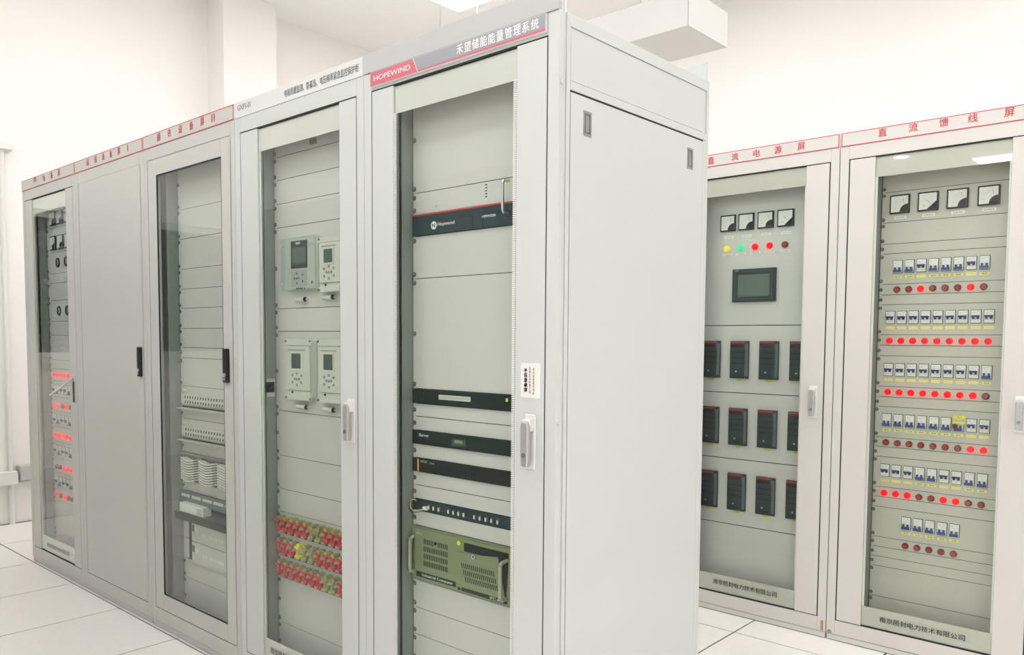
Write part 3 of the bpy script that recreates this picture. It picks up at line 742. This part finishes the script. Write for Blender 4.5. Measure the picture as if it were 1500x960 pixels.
relay(-1.137, -0.985, 1.122, 1.350, 'grey relay with a green screen, right one of the lower pair')
for x, z, i in ((-1.245, 1.497, 4), (-1.075, 1.500, 4), (-1.243, 1.096, 6), (-1.075, 1.096, 6)):
    MB().cyl((x-0.045, YA-0.014, z), (x+0.010, YA-0.014, z), 0.0085, n=12).cyl((x+0.010, YA-0.014, z), (x+0.013, YA-0.014, z), 0.0088, n=12, m=1).box(x-0.045, x+0.014, YA-0.012, YA-0.002, z-0.004, z+0.004).build('tag_holder', [OFFW, BLACK], P4[i])
# link switches
LN = {}
def link(parent, x, z, kind):
    m_ = {'r': LINKR, 'o': LINKO, 'y': LINKY}[kind]; lab = {'r': 'red link switch', 'o': 'olive link switch', 'y': 'yellow link switch'}[kind]
    if kind in LN: o = dup(LN[kind], parent, (x, YA, z)); o['label'] = lab; return
    y = YA-0.002
    b = MB()
    b.box(x-0.009, x+0.012, y-0.012, y, z+0.014, z+0.029, 1)
    b.cyl((x+0.003, y-0.012, z+0.022), (x+0.003, y-0.030, z+0.022), 0.0085, 0.0100, n=10, m=1)
    b.cyl((x-0.013, y-0.030, z+0.017), (x+0.014, y-0.030, z+0.010), 0.0050, 0.0068, n=8)
    b.cyl((x+0.004, y-0.028, z+0.013), (x-0.004, y-0.026, z-0.014), 0.0046, 0.0060, n=8)
    b.box(x-0.012, x+0.009, y-0.010, y, z-0.029, z-0.013)
    b.cyl((x-0.002, y-0.010, z-0.021), (x-0.002, y-0.026, z-0.021), 0.0090, 0.0110, n=10)
    b.cyl((x-0.014, y-0.026, z-0.020), (x+0.015, y-0.026, z-0.013), 0.0060, 0.0044, n=8)
    o = b.build('link_switch', [m_, LINKO if kind != 'y' else LINKY], parent, origin=(x, YA, z)); o['label'] = lab; LN[kind] = o
for (pi, zc, pat) in ((10, 0.634, 'rrrrroorr'), (11, 0.546, 'rrryoorrr'), (12, 0.459, 'rrrrrrroo')):
    for k in range(11):
        x = -1.405+0.0437*k
        link(P4[pi], x, zc, pat[k] if k < 9 else 'r')
        MB().box(x-0.017, x+0.017, YA-0.0032, YA-0.0020, zc-0.042, zc-0.029).build('name_plate', OFFW, P4[pi])
        MB().box(x+0.018, x+0.0225, YA-0.010, YA-0.0020, zc-0.042, zc-0.027).build('divider_peg', BLACK, P4[pi])

# ================================================================== A3: communications cabinet
YC = 0.088
c = A3 = cab_shell(-2.400, 0, 'warm grey cabinet with a framed window door, black handle and splice trays inside', CABW, plane=YC)
MBd = MB(); a, b, z0, z1 = -2.3575, -1.6315, 0.0975, 2.1485
x0, x1, q0, q1 = -2.277, -1.708, 0.170, 2.075
MBd.box(a, x0, 0, 0.020, z0, z1).box(x1, b, 0, 0.020, z0, z1).box(x0, x1, 0, 0.020, z0, q0).box(x0, x1, 0, 0.020, q1, z1)
d = MBd.build('window_door', CABW, c, bevel=0.0015)
MB().box(x0-0.0, x1, 0.006, 0.010, q0, q1).build('glass_pane', GLASS, d)
MB().frame(x0, x1, q0, q1, 0.004, 0.001, 0.006).build('pane_gasket', BLACKM, d)
black_handle(d, -1.697, -1.661, 0, 1.172, 1.309)
nb = header(c, -2.400, 0, CABW)
text(nb, chars('通讯设备屏', [-2.238, -2.136, -2.037, -1.940, -1.847], 2.2345, 0.033) + [('II', -1.772, -1.746, 2.219, 2.250)], -0.0032, RED, bold=0.012)
z3 = [2.150, 1.926, 1.795, 1.660, 1.570, 1.484, 1.393, 1.307, 1.260, 1.132, 1.030, 0.984, 0.886, 0.830, 0.700, 0.652, 0.600, 0.530, 0.335, 0.245, 0.07]
P3 = panels(c, -2.400, YC, z3, PANEL, skip=(9, 11, 13, 15, 16, 17))
for z0, z1, lab in ((1.032, 1.131, 'cream terminal block row, upper of two, below the black door handle'), (0.886, 0.983, 'cream terminal block row, lower of two, above the splice trays')):
    t = thing('terminal_unit', lab, 'terminal block', (-2.0, YC, (z0+z1)/2), 'terminal rows in the window-door cabinet')
    MB().box(-2.249, -1.751, YC-0.002, YC-0.0003, z0, z1).build('back_plate', PANEL, t)
    MB().box(-2.22, -1.78, YC-0.018, YC-0.002, z0+0.020, z0+0.064).build('block_strip', OFFW, t, bevel=0.001)
    k0 = k1 = None
    for k in range(18):
        x = -2.185+0.0235*k
        for zz, nm in ((z0+0.052, 'u'), (z0+0.030, 'l')):
            if k0 is None: k0 = MB().prism([(x, zz-0.006), (x+0.007, zz-0.006), (x+0.011, zz+0.006), (x+0.003, zz+0.006)], YC-0.0190, YC-0.0181).build('clamp_slot', BLACKM, t, origin=(x, YC, zz))
            else: dup(k0, t, (x, YC, zz))
    MB().box(-2.24, -1.76, YC-0.030, YC-0.0025, z0-0.002, z0+0.003).build('lower_ledge', PANEL, t)
    MB().box(-2.24, -1.76, YC-0.003, YC-0.001, z0+0.003, z0+0.010).build('ledge_dark_strip', BLACKM, t)  # dark strip along the ledge
    MB().box(-2.235, -2.205, YC-0.0035, YC-0.002, z1-0.022, z1-0.012).build('name_plate', WHITE, t)
t = thing('splice_tray_unit', 'stack of white curved splice trays in two columns inside the window-door cabinet', 'splice trays', (-2.0, YC, 0.70))
MB().box(-2.240, -1.760, YC+0.006, YC+0.010, 0.701, 0.829).build('back_plate', INNER, t)
MB().box(-2.249, -1.751, YC-0.010, YC-0.002, 0.818, 0.829).build('top_lip', INNER, t)
tr0 = None
for cx in (-2.150, -1.985, -1.822):
    for k in range(9):
        z = 0.803-0.0113*k
        if tr0 is None:
            m_ = MB(); n = 8; pts = []
            for i in range(n+1):
                u = i/n; pts.append((cx-0.062+0.124*u, -0.004*math.sin(math.pi*u)+0.003*math.cos(2*math.pi*u)))
            up = [(px, z+pz+0.0034) for px, pz in pts]; lo = [(px, z+pz-0.0034) for px, pz in pts]
            m_.prism(lo + up[::-1], YC-0.030, YC+0.001)
            tr0 = m_.build('splice_tray', WHITE, t, origin=(cx, YC, z))
        else: dup(tr0, t, (cx, YC, z))
    if cx < -1.9: 
        MB().box(cx+0.070, cx+0.094, YC-0.008, YC+0.001, 0.703, 0.815).build('centre_bracket', INNER, t)
t = thing('cable_manager', 'dark slotted cable manager bar under the splice trays', 'cable manager', (-2.0, YC, 0.626))
MB().box(-2.249, -1.751, YC-0.018, YC-0.0003, 0.602, 0.651).build('bar', SLATE2, t)
for k in range(5): MB().box(-2.232+0.098*k, -2.150+0.098*k, YC-0.0192, YC-0.018, 0.628, 0.641).build('cable_slot', OFFW, t)
t = thing('rack_shelf', 'dark pull-out shelf sticking out below the splice trays', 'shelf', (-2.0, 0.06, 0.565))
MB().box(-2.225, -1.770, 0.036, 0.130, 0.562, 0.566).build('shelf_plate', SLATE2, t)
MB().box(-2.225, -1.770, 0.034, 0.0358, 0.532, 0.566).build('shelf_lip', BLACKM, t)
t = thing('fibre_converter_box', 'small white box lying on the dark pull-out shelf', 'box', (-2.12, 0.07, 0.567))
MB().box(-2.195, -1.985, 0.042, 0.084, 0.5665, 0.608).build('box_case', WHITE, t, bevel=0.002)
MB().box(-2.035, -1.990, 0.0405, 0.0418, 0.572, 0.600).build('port_area', PIPEG, t)
for z0, z1, lab in ((0.432, 0.522, 'pale rack device with a handle tab, upper of the two below the shelf'), (0.338, 0.428, 'pale rack device with a handle tab, lower of the two below the shelf')):
    t = thing('rack_device', lab, 'rack device', (-2.0, YC, (z0+z1)/2), 'pale devices below the shelf')
    MB().box(-2.150, -1.751, YC-0.014, YC-0.0003, z0, z1).build('front_panel', RELAY, t, bevel=0.001)
    MB().box(-2.249, -2.200, YC-0.002, YC-0.0003, z0, z1).build('mounting_ear', PANEL, t)
    MB().box(-2.196, -2.156, YC+0.001, YC+0.008, z0, z1).build('side_gap', BLACKM, t)
    MB().box(-2.143, -2.125, YC-0.016, YC-0.014, z0+0.045, z0+0.075).build('tab_recess', SLATE2, t)
    MB().box(-2.115, -2.085, YC-0.0155, YC-0.014, z0+0.045, z0+0.065).build('name_plate', WHITE, t)
    lb = MB()
    for q in range(9):
        if q != 2: lb.box(-2.05+q*0.021, -2.036+q*0.021, YC-0.0146, YC-0.014, z0+0.031, z0+0.047)
    lb.build('pale_print_marks', WHITE, t)
# ================================================================== A2: solid door
c = A2 = cab_shell(-3.200, 0, 'warm grey cabinet with a plain solid door and black handle, second from the far left', CABW, inner=False)
d = MB().box(-3.1575, -2.4315, 0, 0.020, 0.0975, 2.1435).build('solid_door', CABW, c, bevel=0.0015)
black_handle(d, -2.482, -2.450, 0, 1.168, 1.307)
nb = header(c, -3.200, 0, CABW)
text(nb, chars('通讯设备屏', [-3.024, -2.925, -2.832, -2.742, -2.650], 2.2345, 0.033) + [('I', -2.557, -2.548, 2.219, 2.250)], -0.0032, RED, bold=0.012)

# ================================================================== A1: far cabinet
c = A1 = cab_shell(-4.000, 0, 'warm grey glass-door cabinet at the far left end with meters and red lamp rows', CABW)
XD = -3.970
d = glass_door(c, -4.000, 0, CABW, BAND, mi=0.148, mo=0.660)
nb = header(c, -4.000, 0, CABW)
text(nb, [('UPS', -3.800, -3.750, 2.229, 2.257)] + chars('电源屏', [-3.635, -3.521, -3.411], 2.243-0.009, 0.033), -0.0032, RED, bold=0.012)
text(d, chars('南京邑封电力技术有限公司', [-3.750+0.0281*i for i in range(12)], 0.140, 0.024), 0.0023, PRINT)
MB().box(-3.300, -3.262, -0.004, 0, 0.995, 1.145).build('door_handle', SATIN, d, bevel=0.002)
MB().box(-3.292, -3.270, -0.0055, -0.004, 1.000, 1.110).build('handle_slot', BLACK, d)
MB().cyl((-3.281, -0.012, 1.128), (-3.281, 0, 1.128), 0.014, n=14).build('handle_pivot', CHROME, d)
MB().tube([(-3.281, -0.014, 1.125), (-3.300, -0.050, 1.090), (-3.318, -0.110, 1.040)], 0.0065, n=8).build('handle_lever', CHROME, d)
z1_ = [2.150, 2.085, 1.975, 1.835, 1.715, 1.660, 1.560, 1.440, 1.360, 1.215, 1.165, 1.095, 1.000, 0.915, 0.825, 0.735, 0.640, 0.550, 0.460, 0.385, 0.20, 0.07]
P1 = panels(c, -4.000, YA, z1_, PANEL)
for r_, z in enumerate((2.028, 1.888)):
    for k in range(4):
        meter(-3.742+0.112*k, z, YA-0.002, '%s meter in the %s meter row of the far left cabinet' % (('first', 'second', 'third', 'fourth')[k], ('upper', 'lower')[r_]), 'quad', group='meters of the far left cabinet')
for r_, (z, pi) in enumerate(((1.775, 3), (1.500, 6))):
    for k in range(3):
        x = -3.690+0.125*k
        MB().cyl((x, YA-0.006, z), (x, YA-0.002, z), 0.028, n=20).cyl((x, YA-0.008, z), (x, YA-0.006, z), 0.018, n=20, m=1).box(x-0.004, x+0.004, YA-0.014, YA-0.008, z-0.017, z+0.017).build('selector_knob', [BLACKM, PIPEG], P1[pi])
rows1 = ((10, 1.130, 'onnnnfnn', 11, 1.045), (12, 0.950, 'nofofnnn', 13, 0.870), (14, 0.775, 'nnonnfnn', 15, 0.688), (16, 0.588, 'ffnnonnf', 17, 0.505), (18, 0.421, 'nfoffffn', None, 0))
ordn = ('first', 'second', 'third', 'fourth', 'fifth', 'sixth', 'seventh', 'eighth', 'ninth')
rown = ('top', 'second', 'third', 'fourth', 'fifth', 'lowest')
for r_, (pi, z, pat, pb_, zb) in enumerate(rows1):
    for k in range(8):
        x = -3.786+0.0585*k
        lamp(P1[pi], x, YA-0.002, z, 'off' if pat[k] == 'f' else 'on', 0.0140)
        MB().box(x-0.018, x+0.018, YA-0.0034, YA-0.002, z-0.031, z-0.021).build('name_plate', OFFW, P1[pi])
        if pb_:
            breaker(x, zb, YA-0.002, k % 3 != 1, '%s breaker in the %s breaker row of the far left cabinet' % (ordn[k], rown[r_]), 'breakers of the far left cabinet')

# ================================================================== row B
B0 = 2.0
c = B1 = cab_shell(-0.805, B0, 'grey cabinet behind with touch screen, four meters and black power modules', CABG, inner=False)
d = glass_door(c, -0.805, B0, CABG, BANDB, mi=0.150, mo=0.6545)
lever_handle(d, -0.0905, B0, 1.003, 1.150)
nb = header(c, -0.805, B0, CABG)
text(nb, chars('直流电源屏', [-0.622, -0.497, -0.388, -0.285, -0.177], 2.2315, 0.034), B0-0.0032, RED, bold=0.012)
text(d, chars('南京邑封电力技术有限公司', [-0.553+0.0276*i for i in range(12)], 0.149, 0.024), B0+0.0023, PRINT, bold=0.012)
YB = 2.090
zb1 = [2.150, 1.426, 1.0925, 0.7615, 0.430, 0.07]
PB = panels(c, -0.805, YB, zb1, PANEL, x0=0.06, x1=0.74, extra_screw=False, gap=0.004)
MB().box(-0.77, -0.04, YB+0.03, YB+0.04, 0.06, 2.17).build('interior_shade_plate', SHADEP, c)
MB().box(-0.695, -0.692, B0+0.034, YB, 0.06, 2.17).build('side_liner', LINER, c)
yb = YB-0.002
for k, (x, tx) in enumerate(((-0.567, '交流电压'), (-0.472, '直流电流'), (-0.374, '直流电压'), (-0.276, '电池电流'))):
    meter(x, 1.930, yb, '%s square meter from the left above the touch screen' % ordn[k], 'tri' if k == 3 else 'quad')
    plate(PB[0], x+0.002, 1.862, 0.050, 0.013, yb, WHITE, tx, PRINTG, th=0.4)
for k, (x, kd) in enumerate(((-0.573, 'y'), (-0.500, 'g'), (-0.426, 'on'), (-0.353, 'on'), (-0.278, 'off'))):
    lamp(PB[0], x, yb, 1.806, kd, 0.0155)
    plate(PB[0], x+0.001, 1.776, 0.052, 0.013, yb, WHITE, '工作指示', PRINTG, th=0.4)
t = thing('touch_screen', 'dark framed touch screen below the coloured lamps of the power cabinet', 'touch screen', (-0.425, YB, 1.62))
MB().box(-0.536, -0.314, yb-0.012, yb-0.0002, 1.540, 1.701).build('bezel', SLATE, t, bevel=0.003)
MB().frame(-0.523, -0.331, 1.553, 1.690, 0.0015, yb-0.0128, yb-0.012).build('bezel_line', SLATE2, t)
MB().box(-0.505, -0.344, yb-0.0130, yb-0.012, 1.566, 1.672).build('screen', LCD2, t)
text(t, [('HMI', -0.522, -0.505, 1.691, 1.696)], yb-0.0128, OFFW)
MOD = None
mr = ('top', 'middle', 'bottom')
for r_, (z0, pi) in enumerate(((1.1645, 1), (0.832, 2), (0.505, 3))):
    for k in range(4):
        x = -0.6405+0.1503*k; lab = '%s black power module from the left in the %s module row' % (ordn[k], mr[r_])
        zc = z0+0.0925
        if MOD is None:
            MOD = t = thing('power_module', lab, 'power module', (x, YB, zc), 'black power modules')
            MB().box(x-0.048, x+0.048, yb-0.014, yb-0.0003, zc-0.0925, zc+0.0925).build('module_body', SLATE, t, bevel=0.002)
            MB().box(x-0.046, x+0.030, yb-0.0155, yb-0.014, zc+0.082, zc+0.0905).build('red_stripe', DULLRED, t)
            MB().box(x-0.042, x+0.022, yb-0.0150, yb-0.014, zc+0.061, zc+0.077).build('display', mat('dark_display', (0.03, 0.01, 0.01), 0.2), t)
            for q in range(7): MB().box(x-0.040, x+0.034, yb-0.0158, yb-0.014, zc+0.047-0.0135*q, zc+0.0535-0.0135*q).build('louvre', BLACK if q % 2 else SLATE, t)
            MB().box(x-0.045, x+0.030, yb-0.0165, yb-0.014, zc-0.088, zc-0.050).build('lower_block', SLATE, t)
            MB().cyl((x-0.012, yb-0.019, zc-0.058), (x-0.012, yb-0.0165, zc-0.058), 0.0045, n=8).build('release_button', CHROME, t)
            MB().box(x-0.035, x+0.020, yb-0.0172, yb-0.0165, zc-0.080, zc-0.070).build('bottom_slot', BLACK, t)
            MB().box(x+0.031, x+0.0465, yb-0.0150, yb-0.014, zc-0.080, zc+0.080).build('side_rib', SLATE2, t)
        else: dup_thing(MOD, (x, YB, zc), lab)
        plate(PB[pi], x-0.002, z0-0.0085, 0.036, 0.011, yb, YELLOWV, '充电模块', PRINTG)

c = B2 = cab_shell(-0.003, B0, 'grey cabinet at the right edge with rows of blue breakers and red lamps', CABG, plane=0.10)
d = glass_door(c, -0.003, B0, CABG, BANDB, mi=0.148, mo=0.650)
lever_handle(d, 0.7105, B0, 1.003, 1.145)
nb = header(c, -0.003, B0, CABG)
text(nb, chars('直流馈线屏', [0.170, 0.290, 0.404, 0.5075, 0.632], 2.2370, 0.034), B0-0.0032, RED, bold=0.012)
text(d, chars('南京邑封电力技术有限公司', [0.236+0.0277*i for i in range(12)], 0.144, 0.024), B0+0.0023, PRINT, bold=0.012)
# rust run and screw at the foot between the two back cabinets
MB().box(-0.028, -0.016, B0-0.0008, B0, 0.035, 0.080).build('rust_stain', RUST, B1)
MB().cyl((0.012, B0-0.004, 0.038), (0.012, B0, 0.038), 0.009, n=12).build('foot_bolt', SCREW, c)
zb2 = [2.150, 1.998, 1.867, 1.775, 1.733, 1.601, 1.555, 1.512, 1.381, 1.335, 1.289, 1.155, 1.109, 1.066, 0.931, 0.888, 0.844, 0.710, 0.665, 0.620, 0.485, 0.441, 0.397, 0.354, 0.217, 0.07]
PP = panels(c, -0.003, 2.10, zb2, PANELB)
y2 = 2.098
for k, (x, kd) in enumerate(((0.221, 'quad'), (0.332, 'tri'), (0.443, 'quad'), (0.555, 'quad'))):
    meter(x, 1.9425, y2, '%s square meter from the left above the breaker rows' % ordn[k], kd)
    plate(PP[1], x+0.002, 1.886, 0.050, 0.013, y2, WHITE, ('合母电压', '合母电流', '控母电压', '控母电流')[k], PRINT, th=0.42)
rowsB = ((4, 1.675, 5, 1.577, '00100010', 0.2205), (7, 1.456, 8, 1.355, '111111111', 0.197), (10, 1.229, 11, 1.131, '111111110', 0.197),
         (13, 1.008, 14, 0.9085, '000000011', 0.197), (16, 0.785, 17, 0.684, '111001100', 0.197), (19, 0.5615, 20, 0.4615, '00000', 0.2905))
PL = {}
for r_, (pb_, zb, pl, zl, pat, xs) in enumerate(rowsB):
    for k, ch in enumerate(pat):
        x = xs+0.0470*k; on = ch == '1'
        breaker(x, zb, y2, on, '%s breaker from the left in the %s row, %s' % (ordn[k], rown[r_], 'navy toggle raised over a lit lamp' if on else 'blue toggle down over an unlit lamp'), 'small breakers of the feeder cabinet')
        lamp(PP[pl], x-0.0005, y2, zl, 'on' if on else 'off', 0.0135)
        key = on
        if key not in PL:
            p0 = MB().box(x-0.0175, x+0.0175, y2-0.0012, y2, zb-0.0505, zb-0.0385).build('name_plate', YELLOW, PP[pb_], origin=(x, y2, zb))
            p1 = text(PP[pb_], [('馈线开关' if on else '备用', x-(0.013 if on else 0.009), x+(0.013 if on else 0.009), zb-0.0505+(0.0045 if on else 0.0030), zb-0.0385-(0.0045 if on else 0.0030))], y2-0.0016, RUST if on else PRINT, 'plate_lettering', origin=(x, y2, zb))
            PL[key] = (p0, p1)
        else:
            for q in PL[key]: dup(q, PP[pb_], (x, y2, zb))
# lock-out tag on the seventh breaker of the fourth row
t = thing('lockout_tag', 'yellow lock-out clip with a dark red knob over a breaker in the fourth row', 'lockout tag', (0.479, 2.08, 1.01))
MB().box(0.461, 0.505, y2-0.022, y2-0.0185, 1.012, 1.022).box(0.462, 0.505, y2-0.022, y2-0.0185, 1.034, 1.048).box(0.501, 0.505, y2-0.022, y2-0.0185, 1.022, 1.034).box(0.462, 0.466, y2-0.022, y2-0.0185, 1.022, 1.034).build('clip_frame', YELLOWV, t, bevel=0.001)
MB().cyl((0.470, y2-0.032, 1.003), (0.470, y2-0.022, 1.003), 0.010, n=14).build('clamp_knob', LAMPRIM, t)
text(t, [('禁止', 0.474, 0.494, 1.037, 1.045)], y2-0.0225, RED)

# ================================================================== opposite row, seen only mirrored in the glass
src = None
for k in range(5):
    x = -4.45+0.8*k
    if src is None:
        src = cab_shell(x, 0, 'grey solid-door cabinet mirrored in the glass doors, first of its row from the window wall', CABW, inner=False, group='cabinets of the opposite row')
        d = MB().box(x+0.0425, x+0.7585, 0, 0.020, 0.0975, 2.1435).build('solid_door', CABW, src, bevel=0.0015)
        black_handle(d, x+0.70, x+0.732, 0, 1.168, 1.307)
        nb = header(src, x, 0, CABW)
        text(nb, chars('控制屏', [x+0.25, x+0.40, x+0.55], 2.2345, 0.033), -0.0032, RED, bold=0.012)
        src.location = (x+0.4, -1.52-0.4, 0); src.rotation_euler = (0, 0, math.pi); W[src] = Vector(src.location)
    else:
        r = src.copy(); COL.objects.link(r); r.location = (x+0.4, -1.52-0.4, 0)
        r['label'] = 'grey solid-door cabinet mirrored in the glass doors, %s of its row from the window wall' % ('', 'second', 'third', 'fourth', 'fifth')[k]
        def rec(a_, b_):
            for ch in list(a_.children):
                cc = ch.copy(); COL.objects.link(cc); cc.parent = b_; rec(ch, cc)
        rec(src, r)
